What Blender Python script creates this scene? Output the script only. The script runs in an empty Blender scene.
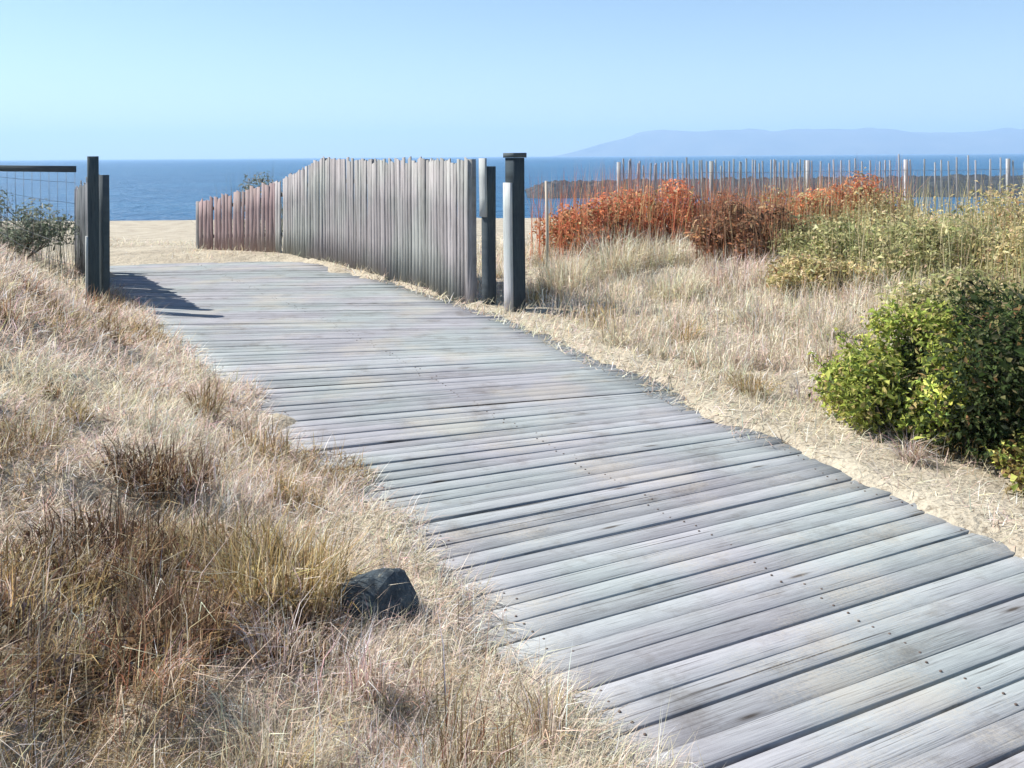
import bpy, math, random
import numpy as np

random.seed(7)
rng = np.random.default_rng(11)
R = math.radians
scene = bpy.context.scene
COL = scene.collection

# ------------------------------------------------------------------ noise
def _hash(ix, iy, seed):
    n = (ix.astype(np.int64) * 374761393 + iy.astype(np.int64) * 668265263 + seed * 974634777) & 0xFFFFFFFF
    n = ((n ^ (n >> 13)) * 1274126177) & 0xFFFFFFFF
    n = n ^ (n >> 16)
    return (n & 0xFFFF) / 65535.0

def vnoise(x, y, seed=0):
    x = np.asarray(x, float); y = np.asarray(y, float)
    ix = np.floor(x); iy = np.floor(y)
    fx = x - ix; fy = y - iy
    fx = fx * fx * (3 - 2 * fx); fy = fy * fy * (3 - 2 * fy)
    a = _hash(ix, iy, seed); b = _hash(ix + 1, iy, seed)
    c = _hash(ix, iy + 1, seed); d = _hash(ix + 1, iy + 1, seed)
    return (a * (1 - fx) + b * fx) * (1 - fy) + (c * (1 - fx) + d * fx) * fy

def fbm(x, y, seed=0, octv=4):
    s = 0; a = .5; t = 0
    for k in range(octv):
        s = s + a * vnoise(x * 2 ** k, y * 2 ** k, seed + k * 17); t += a; a *= .5
    return s / t

def sst(a, b, x):
    t = np.clip((np.asarray(x, float) - a) / (b - a), 0, 1)
    return t * t * (3 - 2 * t)

# ------------------------------------------------------------------ mesh helpers
def mesh_np(name, verts, quads=None, tris=None, cols=None, extra=None, smooth=False):
    verts = np.asarray(verts, np.float32)
    me = bpy.data.meshes.new(name)
    nq = 0 if quads is None else len(quads)
    nt = 0 if tris is None else len(tris)
    li = []
    if nq: li.append(np.asarray(quads, np.int32).ravel())
    if nt: li.append(np.asarray(tris, np.int32).ravel())
    li = np.concatenate(li)
    me.vertices.add(len(verts)); me.vertices.foreach_set('co', verts.ravel())
    me.loops.add(len(li)); me.loops.foreach_set('vertex_index', li)
    me.polygons.add(nq + nt)
    st = np.concatenate([np.arange(nq) * 4, nq * 4 + np.arange(nt) * 3]).astype(np.int32)
    me.polygons.foreach_set('loop_start', st)
    if smooth:
        me.polygons.foreach_set('use_smooth', np.ones(nq + nt, bool))
    me.update(calc_edges=True)
    me.validate()
    if cols is not None:
        at = me.color_attributes.new('Col', 'FLOAT_COLOR', 'POINT')
        c = np.ones((len(verts), 4), np.float32); c[:, :3] = cols
        at.data.foreach_set('color', c.ravel())
    if extra is not None:
        at = me.attributes.new('pc', 'FLOAT_VECTOR', 'POINT')
        at.data.foreach_set('vector', np.asarray(extra, np.float32).ravel())
    return me

def link(name, me, mat, parent=None):
    o = bpy.data.objects.new(name, me)
    COL.objects.link(o)
    if mat is not None:
        me.materials.clear(); me.materials.append(mat)
    if parent is not None:
        o.parent = parent
    return o

def thing(name, label, cat, loc=(0, 0, 0), rz=0, group=None):
    o = bpy.data.objects.new(name, None)
    COL.objects.link(o)
    o.empty_display_size = .1
    o.location = loc; o.rotation_euler = (0, 0, rz)
    o['label'] = label; o['category'] = cat
    if group: o['group'] = group
    return o

def tag(o, label=None, cat=None, group=None, kind=None):
    if label: o['label'] = label
    if cat: o['category'] = cat
    if group: o['group'] = group
    if kind: o['kind'] = kind
    return o

class MB:
    """collects chamfered boards and tubes into one mesh, with a (along, across, id) attribute for the grain"""
    def __init__(s):
        s.v = []; s.q = []; s.t = []; s.pc = []; s.n = 0
    def board(s, p0, p1, width, thick, up, ch=.006, nseg=1, warp=0.0, ident=None, taper=1.0, slant=0.0):
        """board from p0 to p1; 'up' = direction of the thickness normal"""
        p0 = np.array(p0, float); p1 = np.array(p1, float)
        ax = p1 - p0; L = np.linalg.norm(ax); ax /= L
        up = np.array(up, float); up -= ax * up.dot(ax); up /= np.linalg.norm(up)
        sd = np.cross(up, ax)
        ident = rng.random() if ident is None else ident
        w, t = width / 2, thick / 2
        c = min(ch, w * .45, t * .45)
        prof = [(-w + c, -t), (w - c, -t), (w, -t + c), (w, t - c), (w - c, t), (-w + c, t), (-w, t - c), (-w, -t + c)]
        base = s.n
        ph = rng.random() * 6
        for k in range(nseg + 1):
            f = k / nseg
            sc = 1 + (taper - 1) * f
            off = warp * math.sin(f * 5 + ph) * up + warp * .6 * math.sin(f * 3.1 + ph * 2) * sd
            for (a, b) in prof:
                sh = slant * (a / w) if k == nseg else 0
                s.v.append(p0 + ax * (L * f + sh) + sd * a * sc + up * b * sc + off)
                s.pc.append((L * f, a + ident * 9.0, ident))
        for k in range(nseg):
            for j in range(8):
                j2 = (j + 1) % 8
                s.q.append((base + k * 8 + j, base + k * 8 + j2, base + (k + 1) * 8 + j2, base + (k + 1) * 8 + j))
        for e, rev in ((0, True), (nseg, False)):
            o = base + e * 8
            f = [(o, o + 1, o + 2, o + 3), (o + 3, o + 4, o + 7, o), (o + 4, o + 5, o + 6, o + 7)]
            for g in f:
                s.q.append(tuple(reversed(g)) if rev else g)
        s.n = len(s.v)
    def tube(s, pts, rad, n=8):
        pts = [np.array(p, float) for p in pts]
        m = len(pts)
        rads = rad if hasattr(rad, '__len__') else [rad] * m
        ident = rng.random()
        base = s.n
        run = 0
        for k in range(m):
            d = pts[min(k + 1, m - 1)] - pts[max(k - 1, 0)]; d /= np.linalg.norm(d)
            a = np.cross(d, (0, 0, 1.0)) if abs(d[2]) < .95 else np.cross(d, (1.0, 0, 0))
            a /= np.linalg.norm(a); b = np.cross(d, a)
            if k: run += np.linalg.norm(pts[k] - pts[k - 1])
            for j in range(n):
                an = 2 * math.pi * j / n
                s.v.append(pts[k] + (a * math.cos(an) + b * math.sin(an)) * rads[k])
                s.pc.append((run, j * .02 + ident * 9, ident))
        for k in range(m - 1):
            for j in range(n):
                j2 = (j + 1) % n
                s.q.append((base + k * n + j, base + k * n + j2, base + (k + 1) * n + j2, base + (k + 1) * n + j))
        for e in (0, m - 1):
            c = pts[e]; s.v.append(c); s.pc.append((0, ident * 9, ident)); ci = len(s.v) - 1
            for j in range(n):
                j2 = (j + 1) % n
                tri = (base + e * n + j, base + e * n + j2, ci)
                s.t.append(tri if e else tri[::-1])
        s.n = len(s.v)
    def build(s, name, mat, parent=None, smooth=False):
        me = mesh_np(name, np.array(s.v), s.q if s.q else None, s.t if s.t else None, extra=np.array(s.pc), smooth=smooth)
        return link(name, me, mat, parent)

# ------------------------------------------------------------------ materials
def new_mat(name):
    m = bpy.data.materials.new(name); m.use_nodes = True
    nt = m.node_tree
    for n in list(nt.nodes): nt.nodes.remove(n)
    out = nt.nodes.new('ShaderNodeOutputMaterial')
    return m, nt, out

def N(nt, typ, **kw):
    n = nt.nodes.new(typ)
    for k, v in kw.items():
        if k.startswith('_'):
            setattr(n, k[1:], v)
        else:
            n.inputs[k.replace('__', ' ')].default_value = v
    return n

def ramp(nt, stops):
    n = nt.nodes.new('ShaderNodeValToRGB')
    el = n.color_ramp.elements
    el[0].position, el[0].color = stops[0][0], (*stops[0][1], 1)
    el[1].position, el[1].color = stops[-1][0], (*stops[-1][1], 1)
    for p, c in stops[1:-1]:
        e = el.new(p); e.color = (*c, 1)
    return n

def leaf_mat(name, rough=.6, trans=.35, spec=.25):
    m, nt, out = new_mat(name)
    at = N(nt, 'ShaderNodeAttribute', _attribute_name='Col')
    p = N(nt, 'ShaderNodeBsdfPrincipled', Roughness=rough)
    p.inputs['Specular IOR Level'].default_value = spec
    t = N(nt, 'ShaderNodeBsdfTranslucent')
    mx = N(nt, 'ShaderNodeMixShader', Fac=trans)
    nt.links.new(at.outputs['Color'], p.inputs['Base Color'])
    nt.links.new(at.outputs['Color'], t.inputs['Color'])
    nt.links.new(p.outputs[0], mx.inputs[1]); nt.links.new(t.outputs[0], mx.inputs[2])
    nt.links.new(mx.outputs[0], out.inputs['Surface'])
    return m

def wood_mat(name, dark, mid, light, sand=0.0, rough=.9, green=None, knots=False):
    m, nt, out = new_mat(name)
    L = nt.links.new
    at = N(nt, 'ShaderNodeAttribute', _attribute_name='pc')
    geo = N(nt, 'ShaderNodeNewGeometry')
    sep = N(nt, 'ShaderNodeSeparateXYZ'); L(at.outputs['Vector'], sep.inputs[0])
    mp = N(nt, 'ShaderNodeMapping'); mp.inputs['Scale'].default_value = (7.0, 110, 1)
    L(at.outputs['Vector'], mp.inputs['Vector'])
    n1 = N(nt, 'ShaderNodeTexNoise', Scale=1.0, Detail=6.0, Roughness=.65); L(mp.outputs[0], n1.inputs['Vector'])
    n2 = N(nt, 'ShaderNodeTexNoise', Scale=1.7, Detail=5.0, Roughness=.6); L(geo.outputs['Position'], n2.inputs['Vector'])
    # grain + board id + broad weathering
    a = N(nt, 'ShaderNodeMath', _operation='MULTIPLY'); L(n1.outputs['Fac'], a.inputs[0]); a.inputs[1].default_value = .62
    wn = N(nt, 'ShaderNodeTexWhiteNoise', _noise_dimensions='1D'); L(sep.outputs['Z'], wn.inputs['W'])
    b = N(nt, 'ShaderNodeMath', _operation='MULTIPLY_ADD'); L(wn.outputs['Value'], b.inputs[0]); b.inputs[1].default_value = .30; L(a.outputs[0], b.inputs[2])
    c = N(nt, 'ShaderNodeMath', _operation='MULTIPLY_ADD'); L(n2.outputs['Fac'], c.inputs[0]); c.inputs[1].default_value = .30; L(b.outputs[0], c.inputs[2])
    rp = ramp(nt, [(.30, dark), (.55, mid), (.82, light)]); L(c.outputs[0], rp.inputs[0])
    col = rp.outputs[0]
    # faint lichen / hue drift
    n3 = N(nt, 'ShaderNodeTexNoise', Scale=.9, Detail=3.0); L(geo.outputs['Position'], n3.inputs['Vector'])
    r3 = ramp(nt, [(.40, (1.01, .99, 1.03)), (.60, green or (.955, 1.03, 1.01))]); L(n3.outputs['Fac'], r3.inputs[0])
    mu = N(nt, 'ShaderNodeMix', _data_type='RGBA', _blend_type='MULTIPLY'); mu.inputs['Factor'].default_value = 1
    L(col, mu.inputs['A']); L(r3.outputs[0], mu.inputs['B'])
    col = mu.outputs['Result']
    # dark checks along the grain
    mp2 = N(nt, 'ShaderNodeMapping'); mp2.inputs['Scale'].default_value = (3.2, 170, 1)
    L(at.outputs['Vector'], mp2.inputs['Vector'])
    n4 = N(nt, 'ShaderNodeTexNoise', Scale=1.0, Detail=3.0, Roughness=.5); L(mp2.outputs[0], n4.inputs['Vector'])
    r4 = ramp(nt, [(.30, (.35, .33, .32)), (.40, (1, 1, 1))]); L(n4.outputs['Fac'], r4.inputs[0])
    mu2 = N(nt, 'ShaderNodeMix', _data_type='RGBA', _blend_type='MULTIPLY'); mu2.inputs['Factor'].default_value = .8
    L(col, mu2.inputs['A']); L(r4.outputs[0], mu2.inputs['B'])
    col = mu2.outputs['Result']
    if knots:
        mpk = N(nt, 'ShaderNodeMapping'); mpk.inputs['Scale'].default_value = (1.5, 7.5, 0)
        L(at.outputs['Vector'], mpk.inputs['Vector'])
        vk = N(nt, 'ShaderNodeTexVoronoi', Scale=1.0); L(mpk.outputs[0], vk.inputs['Vector'])
        rk = ramp(nt, [(.035, (.30, .26, .23)), (.075, (.78, .76, .74)), (.12, (1, 1, 1))]); L(vk.outputs['Distance'], rk.inputs[0])
        # long splits that run part of the board
        mps = N(nt, 'ShaderNodeMapping'); mps.inputs['Scale'].default_value = (.55, 48, 1)
        L(at.outputs['Vector'], mps.inputs['Vector'])
        ns = N(nt, 'ShaderNodeTexNoise', Scale=1.0, Detail=1.0); L(mps.outputs[0], ns.inputs['Vector'])
        rs = ramp(nt, [(.27, (.22, .2, .19)), (.31, (1, 1, 1))]); L(ns.outputs['Fac'], rs.inputs[0])
        for rr in (rk, rs):
            mk = N(nt, 'ShaderNodeMix', _data_type='RGBA', _blend_type='MULTIPLY'); mk.inputs['Factor'].default_value = 1
            L(col, mk.inputs['A']); L(rr.outputs[0], mk.inputs['B']); col = mk.outputs['Result']
        # old stains and rusty water marks
        nw = N(nt, 'ShaderNodeTexNoise', Scale=3.2, Detail=7.0, Roughness=.7); L(geo.outputs['Position'], nw.inputs['Vector'])
        rw = ramp(nt, [(.30, (.70, .66, .62)), (.46, (1, 1, 1)), (.66, (1, 1, 1)), (.78, (1.14, 1.13, 1.11))]); L(nw.outputs['Fac'], rw.inputs[0])
        mk = N(nt, 'ShaderNodeMix', _data_type='RGBA', _blend_type='MULTIPLY'); mk.inputs['Factor'].default_value = 1
        L(col, mk.inputs['A']); L(rw.outputs[0], mk.inputs['B']); col = mk.outputs['Result']
    if sand > 0:
        n5 = N(nt, 'ShaderNodeTexNoise', Scale=1.3, Detail=3.0, Roughness=.6); L(geo.outputs['Position'], n5.inputs['Vector'])
        n6 = N(nt, 'ShaderNodeTexNoise', Scale=85.0, Detail=4.0, Roughness=.75); L(geo.outputs['Position'], n6.inputs['Vector'])
        m6 = N(nt, 'ShaderNodeMath', _operation='MULTIPLY_ADD'); L(n6.outputs['Fac'], m6.inputs[0]); m6.inputs[1].default_value = .55; L(n5.outputs['Fac'], m6.inputs[2])
        r5 = ramp(nt, [(.80, (0, 0, 0)), (.93, (sand, sand, sand))]); L(m6.outputs[0], r5.inputs[0])
        mx = N(nt, 'ShaderNodeMix', _data_type='RGBA'); L(r5.outputs[0], mx.inputs['Factor'])
        L(col, mx.inputs['A']); mx.inputs['B'].default_value = (.40, .36, .29, 1)
        col = mx.outputs['Result']
    p = N(nt, 'ShaderNodeBsdfPrincipled', Roughness=rough); p.inputs['Specular IOR Level'].default_value = .12
    L(col, p.inputs['Base Color'])
    bp = N(nt, 'ShaderNodeBump', Strength=.45, Distance=.004); L(n1.outputs['Fac'], bp.inputs['Height'])
    bp2 = N(nt, 'ShaderNodeBump', Strength=.5, Distance=.004); L(n4.outputs['Fac'], bp2.inputs['Height']); L(bp.outputs[0], bp2.inputs['Normal'])
    L(bp2.outputs[0], p.inputs['Normal'])
    L(p.outputs[0], out.inputs['Surface'])
    return m

def sand_mat():
    m, nt, out = new_mat('dune_sand'); L = nt.links.new
    geo = N(nt, 'ShaderNodeNewGeometry')
    n1 = N(nt, 'ShaderNodeTexNoise', Scale=.8, Detail=6.0, Roughness=.6); L(geo.outputs['Position'], n1.inputs['Vector'])
    r1 = ramp(nt, [(.3, (.31, .27, .21)), (.5, (.41, .365, .285)), (.72, (.50, .455, .36))]); L(n1.outputs['Fac'], r1.inputs[0])
    n2 = N(nt, 'ShaderNodeTexNoise', Scale=34.0, Detail=5.0, Roughness=.7); L(geo.outputs['Position'], n2.inputs['Vector'])
    r2 = ramp(nt, [(.34, (.42, .38, .34)), (.47, (.95, .95, .95)), (.68, (1.12, 1.1, 1.07))]); L(n2.outputs['Fac'], r2.inputs[0])
    mu = N(nt, 'ShaderNodeMix', _data_type='RGBA', _blend_type='MULTIPLY'); mu.inputs['Factor'].default_value = .9
    L(r1.outputs[0], mu.inputs['A']); L(r2.outputs[0], mu.inputs['B'])
    p = N(nt, 'ShaderNodeBsdfPrincipled', Roughness=.95); p.inputs['Specular IOR Level'].default_value = .15
    L(mu.outputs['Result'], p.inputs['Base Color'])
    b = N(nt, 'ShaderNodeBump', Strength=.7, Distance=.03); L(n2.outputs['Fac'], b.inputs['Height'])
    n3 = N(nt, 'ShaderNodeTexNoise', Scale=3.4, Detail=4.0, Roughness=.6); L(geo.outputs['Position'], n3.inputs['Vector'])
    b3 = N(nt, 'ShaderNodeBump', Strength=.8, Distance=.12); L(n3.outputs['Fac'], b3.inputs['Height']); L(b3.outputs[0], b.inputs['Normal'])
    L(b.outputs[0], p.inputs['Normal']); L(p.outputs[0], out.inputs['Surface'])
    return m

def sea_mat():
    m, nt, out = new_mat('sea_water'); L = nt.links.new
    geo = N(nt, 'ShaderNodeNewGeometry')
    mp = N(nt, 'ShaderNodeMapping'); mp.inputs['Scale'].default_value = (.010, .035, .02); L(geo.outputs['Position'], mp.inputs['Vector'])
    n0 = N(nt, 'ShaderNodeTexNoise', Scale=1.0, Detail=5.0, Roughness=.6); L(mp.outputs[0], n0.inputs['Vector'])
    r0 = ramp(nt, [(.3, (.012, .085, .20)), (.7, (.022, .135, .27))]); L(n0.outputs['Fac'], r0.inputs[0])
    mp1 = N(nt, 'ShaderNodeMapping'); mp1.inputs['Scale'].default_value = (.12, .30, .2); L(geo.outputs['Position'], mp1.inputs['Vector'])
    n1 = N(nt, 'ShaderNodeTexNoise', Scale=1.0, Detail=6.0, Roughness=.65); L(mp1.outputs[0], n1.inputs['Vector'])
    b = N(nt, 'ShaderNodeBump', Strength=1.0, Distance=3.0); L(n1.outputs['Fac'], b.inputs['Height'])
    p = N(nt, 'ShaderNodeBsdfPrincipled', Roughness=.32, IOR=1.33); p.inputs['Specular IOR Level'].default_value = .32
    L(r0.outputs[0], p.inputs['Base Color']); L(b.outputs[0], p.inputs['Normal'])
    L(p.outputs[0], out.inputs['Surface'])
    return m

def rock_mat(name, c0, c1, scale=6.0, rough=.8):
    m, nt, out = new_mat(name); L = nt.links.new
    tc = N(nt, 'ShaderNodeNewGeometry')
    n1 = N(nt, 'ShaderNodeTexNoise', Scale=scale, Detail=8.0, Roughness=.65); L(tc.outputs['Position'], n1.inputs['Vector'])
    r1 = ramp(nt, [(.32, c0), (.68, c1)]); L(n1.outputs['Fac'], r1.inputs[0])
    p = N(nt, 'ShaderNodeBsdfPrincipled', Roughness=rough); L(r1.outputs[0], p.inputs['Base Color'])
    b = N(nt, 'ShaderNodeBump', Strength=.6, Distance=.12 / scale); L(n1.outputs['Fac'], b.inputs['Height']); L(b.outputs[0], p.inputs['Normal'])
    L(p.outputs[0], out.inputs['Surface'])
    return m

M = {}
M['deck'] = wood_mat('weathered_deck_wood', (.145, .144, .148), (.246, .252, .262), (.352, .362, .372), sand=.35, rough=.95, knots=True)
M['slat'] = wood_mat('grey_slat_wood', (.135, .128, .122), (.265, .253, .245), (.39, .375, .362))
M['picket'] = wood_mat('bleached_picket_wood', (.2, .2, .2), (.33, .33, .335), (.45, .45, .455))
M['olddark'] = wood_mat('dark_grey_slat_wood', (.06, .062, .07), (.12, .125, .135), (.2, .2, .21))
M['redslat'] = wood_mat('reddish_slat_wood', (.15, .105, .098), (.28, .205, .195), (.39, .31, .295))
M['darkpost'] = wood_mat('dark_post_wood', (.025, .035, .045), (.05, .065, .075), (.09, .105, .11))  # shade side of the posts put into the colour; fence rails share it
M['pale'] = wood_mat('painted_sunlit_wood', (.25, .25, .245), (.38, .385, .385), (.47, .475, .475))  # sunlit side of the posts put into the colour
M['stake'] = wood_mat('pale_stake_wood', (.4, .35, .27), (.5, .45, .36), (.6, .55, .45))
M['sand'] = sand_mat()
M['sea'] = sea_mat()
M['leaf'] = leaf_mat('leaf_tissue', trans=.45, rough=.75, spec=.12)
M['straw'] = leaf_mat('dry_straw', rough=.75, trans=.38, spec=.2)
M['stem'] = rock_mat('plant_stem_bark', (.06, .045, .03), (.16, .12, .08), 30)
def stone_mat():
    m, nt, out = new_mat('slate_blue_stone'); L = nt.links.new
    geo = N(nt, 'ShaderNodeNewGeometry')
    n1 = N(nt, 'ShaderNodeTexNoise', Scale=26.0, Detail=9.0, Roughness=.72); L(geo.outputs['Position'], n1.inputs['Vector'])
    r1 = ramp(nt, [(.3, (.012, .018, .024)), (.5, (.045, .062, .075)), (.72, (.12, .15, .165))]); L(n1.outputs['Fac'], r1.inputs[0])
    n2 = N(nt, 'ShaderNodeTexNoise', Scale=48.0, Detail=5.0, Roughness=.7); L(geo.outputs['Position'], n2.inputs['Vector'])
    r2 = ramp(nt, [(.60, (0, 0, 0)), (.70, (.8, .8, .8))]); L(n2.outputs['Fac'], r2.inputs[0])
    mx = N(nt, 'ShaderNodeMix', _data_type='RGBA'); L(r2.outputs[0], mx.inputs['Factor']); L(r1.outputs[0], mx.inputs['A']); mx.inputs['B'].default_value = (.30, .30, .26, 1)
    p = N(nt, 'ShaderNodeBsdfPrincipled', Roughness=.9); L(mx.outputs['Result'], p.inputs['Base Color'])
    b = N(nt, 'ShaderNodeBump', Strength=.9, Distance=.012); L(n1.outputs['Fac'], b.inputs['Height']); L(b.outputs[0], p.inputs['Normal'])
    L(p.outputs[0], out.inputs['Surface']); return m
M['stone'] = stone_mat()
M['reef'] = rock_mat('wet_reef_rock', (.010, .014, .02), (.038, .043, .046), .35, .6)
M['hill'] = rock_mat('headland_scrub', (.05, .06, .04), (.14, .13, .09), .004, .9)
def wire_mat():
    m, nt, out = new_mat('galvanised_wire'); L = nt.links.new
    geo = N(nt, 'ShaderNodeNewGeometry')
    n1 = N(nt, 'ShaderNodeTexNoise', Scale=12.0, Detail=3.0); L(geo.outputs['Position'], n1.inputs['Vector'])
    r = ramp(nt, [(.35, (.10, .11, .12)), (.7, (.24, .25, .26))]); L(n1.outputs['Fac'], r.inputs[0])
    p = N(nt, 'ShaderNodeBsdfPrincipled', Roughness=.5, Metallic=.7); L(r.outputs[0], p.inputs['Base Color'])
    L(p.outputs[0], out.inputs['Surface']); return m
M['wire'] = wire_mat()
M['nail'] = rock_mat('rusty_nail_head', (.05, .035, .03), (.14, .10, .08), 60)

# ------------------------------------------------------------------ boardwalk plan
LE = np.array([(2.35, -1.6), (1.3, .2), (-.35, 3.35), (-1.98, 6.0), (-3.55, 8.5), (-5.3, 11.2), (-6.6, 13.4), (-7.6, 15.2)])
RE = np.array([(4.40, -.57), (3.35, 1.23), (1.72, 4.4), (.85, 6.65), (.12, 8.6), (-1.25, 11.2), (-2.9, 13.9), (-3.9, 15.6)])
SEG = np.linspace(0, 1, len(LE))
def xl(y): return np.interp(y, LE[:, 1], LE[:, 0], left=2.35, right=-7.6)
def xr(y): return np.interp(y, RE[:, 1], RE[:, 0], left=4.4, right=-3.9)

def edge_d(x, y):
    """distance inside the boardwalk (positive) or outside (negative), left and right"""
    return (x - xl(y)) * .86, (xr(y) - x) * .88

def hterrain(x, y, detail=True):
    x = np.asarray(x, float); y = np.asarray(y, float)
    dl, dr = edge_d(x, y)
    e_l = -dl; e_r = -dr
    # seaward fall of the dune face, beach and sea bed
    wob = (fbm(x * .12 + 5, y * .02, 3, 3) - .5) * 3
    yy = y + wob * sst(12, 20, y)
    front = sst(-14, -4, x) * (1 - sst(-3, 8, x))            # gap where the path goes through
    start = 14.5 + 3.5 * (1 - front)
    fall = -3.3 * sst(start, start + 26, yy) - .7 * np.clip((yy - 42) / 42, 0, 1) - .05 * np.clip(yy - 84, 0, 80)
    h = fall
    # left dune
    yf = .34 + .66 * sst(2.0, 7.5, y)
    keep = 1 - sst(12, 22, yy)
    left = 1.08 * sst(-.1, 2.3, e_l) * yf + .35 * sst(2.5, 8, e_l)
    left = left * (.86 + .28 * fbm(x * .5, y * .5, 21, 3))
    left = left * (1 - .92 * np.exp(-((x + 4.62) ** 2 + (y - 9.45) ** 2) / .55))
    h = h + np.where(e_l > -.1, left, 0) * keep
    # right dune
    right = .32 * sst(.3, 3.5, e_r) * (.4 + .6 * sst(4, 11, y)) + .35 * sst(4, 12, e_r)
    h = h + np.where(e_r > 0, right * (.8 + .4 * fbm(x * .4 + 9, y * .4, 33, 3)), 0) * keep
    if detail:
        h = h + (fbm(x * 1.6, y * 1.6, 41, 4) - .5) * .16 * sst(.05, .7, np.maximum(e_l, e_r)) * (1 - sst(60, 90, y))
    h = h + (.085 - .05 * sst(3.2, 5, y)) * sst(.42, .72, fbm(x * 2.3 + 11, y * 2.3, 301, 3)) * sst(.15, .7, e_l) * (1 - sst(9, 13, y))
    # dip under the deck, sand spilling over its edges
    spill = -.03 + .42 * (fbm(x * 1.5 + 40, y * 1.5, 55, 4) - .42) + .16 * (fbm(x * 6, y * 6, 8, 3) - .5)
    far = sst(8.5, 14, y) * .9
    din = np.minimum(dl, dr)
    ins = sst(-.10, .16, din - spill - far * (fbm(x * .7, y * .7, 66, 3) - .25))
    on = (y > -2.5) & (y < 15.0)
    lip = .022 + .03 * vnoise(x * 3, y * 3, 77)
    out_h = h + lip * (1 - sst(0, 1.0, np.maximum(e_l, e_r)))
    fade = 1 - sst(14.0, 15.0, y)
    h = np.where(on, out_h * (1 - ins * fade) + (-.075 + .075 * fbm(x * 1.1 + 3, y * 1.1, 77, 3) * sst(.40, .62, fbm(x * .8 + 60, y * .8, 99, 3))) * ins * fade, out_h)
    return h

# ------------------------------------------------------------------ ground sheet
def axis(pieces):
    a = []
    for (p, q, st) in pieces:
        n = max(1, int(round((q - p) / st)))
        a.append(np.linspace(p, q, n, endpoint=False))
    a.append([pieces[-1][1]])
    return np.concatenate(a)
gx = axis([(-900, -200, 70), (-200, -60, 10), (-60, -20, 2), (-20, -8, .4), (-8, -5.5, .12), (-5.5, 3.5, .05), (3.5, 6, .12), (6, 16, .4), (16, 60, 2), (60, 200, 10), (200, 900, 70)])
gy = axis([(-250, -40, 30), (-40, -6, 3), (-6, .5, .4), (.5, 6, .045), (6, 11, .07), (11, 16, .12), (16, 30, .5), (30, 100, 2.5), (100, 180, 10)])
GX, GY = np.meshgrid(gx, gy)
GZ = hterrain(GX, GY)
GZ = np.where((np.abs(GX) > 60) | (GY < -6), GZ, GZ)
nx, ny = len(gx), len(gy)
idx = np.arange(nx * ny).reshape(ny, nx)
gq = np.stack([idx[:-1, :-1], idx[:-1, 1:], idx[1:, 1:], idx[1:, :-1]], -1).reshape(-1, 4)
ground = link('ground', mesh_np('ground', np.stack([GX, GY, GZ], -1).reshape(-1, 3), gq, smooth=True), M['sand'])
tag(ground, 'pale dune sand running down to the beach', kind='structure')

# ------------------------------------------------------------------ sea
SEA_Z = -4.0
sx_ = axis([(-9000, -2000, 700), (-2000, -200, 150), (-200, 200, 25), (200, 2000, 150), (2000, 9000, 700)])
sy_ = axis([(55, 300, 15), (300, 2000, 120), (2000, 9000, 700)])
SX, SY = np.meshgrid(sx_, sy_)
i2 = np.arange(SX.size).reshape(SX.shape)
sq = np.stack([i2[:-1, :-1], i2[:-1, 1:], i2[1:, 1:], i2[1:, :-1]], -1).reshape(-1, 4)
sea = link('sea', mesh_np('sea', np.stack([SX, SY, np.full(SX.shape, SEA_Z)], -1).reshape(-1, 3), sq), M['sea'])
tag(sea, 'calm blue sea reaching the horizon', kind='structure')

# ------------------------------------------------------------------ headland across the water
hx = np.linspace(150, 5600, 180); hv = np.linspace(0, 1, 26)
HX, HV = np.meshgrid(hx, hv)
ridge = 150 * sst(180, 900, HX) * (.72 + .5 * fbm(HX / 900, HX * 0, 5, 4)) + 60 * sst(2500, 5000, HX)
depth = 250 + 900 * sst(150, 1500, HX)
HY = 5600 + (HV - .5) * depth + (fbm(HX / 500, HV * 2, 9, 3) - .5) * 200
HZ = SEA_Z - 2 + ridge * np.sin(np.pi * HV) ** .8 * (.85 + .3 * fbm(HX / 160, HV * 5, 15, 4))
i3 = np.arange(HX.size).reshape(HX.shape)
hq = np.stack([i3[:-1, :-1], i3[:-1, 1:], i3[1:, 1:], i3[1:, :-1]], -1).reshape(-1, 4)
hill = link('headland_hill', mesh_np('headland_hill', np.stack([HX, HY, HZ], -1).reshape(-1, 3), hq, smooth=True), M['hill'])
tag(hill, 'long low headland fading into haze across the water', kind='structure')

# ------------------------------------------------------------------ reef in the shallows
def reef():
    a = np.linspace(0, 1, 620); b = np.linspace(0, 1, 44)
    A, B = np.meshgrid(a, b)
    X = 2.0 + 235 * A
    Yc = 134 + 8 * np.sin(A * 5)
    Y = Yc + (B - .5) * (30 + 26 * sst(0, .3, A))
    env = np.minimum(1, 1.6 * np.sin(np.pi * B)) ** .5 * sst(-.02, .02, A) * (1 - sst(.97, 1, A))
    Z = SEA_Z - .9 + env * (2.0 + .35 * fbm(X * .12, Y * .12, 91, 3) + 1.1 * np.abs(fbm(X * .55, Y * .55, 95, 4) - .5) * 2)
    i = np.arange(X.size).reshape(X.shape)
    q = np.stack([i[:-1, :-1], i[:-1, 1:], i[1:, 1:], i[1:, :-1]], -1).reshape(-1, 4)
    o = link('rock_reef', mesh_np('rock_reef', np.stack([X, Y, Z], -1).reshape(-1, 3), q, smooth=False), M['reef'])
    tag(o, 'long dark rock reef lying in the blue sea offshore', 'reef')
reef()

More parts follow.
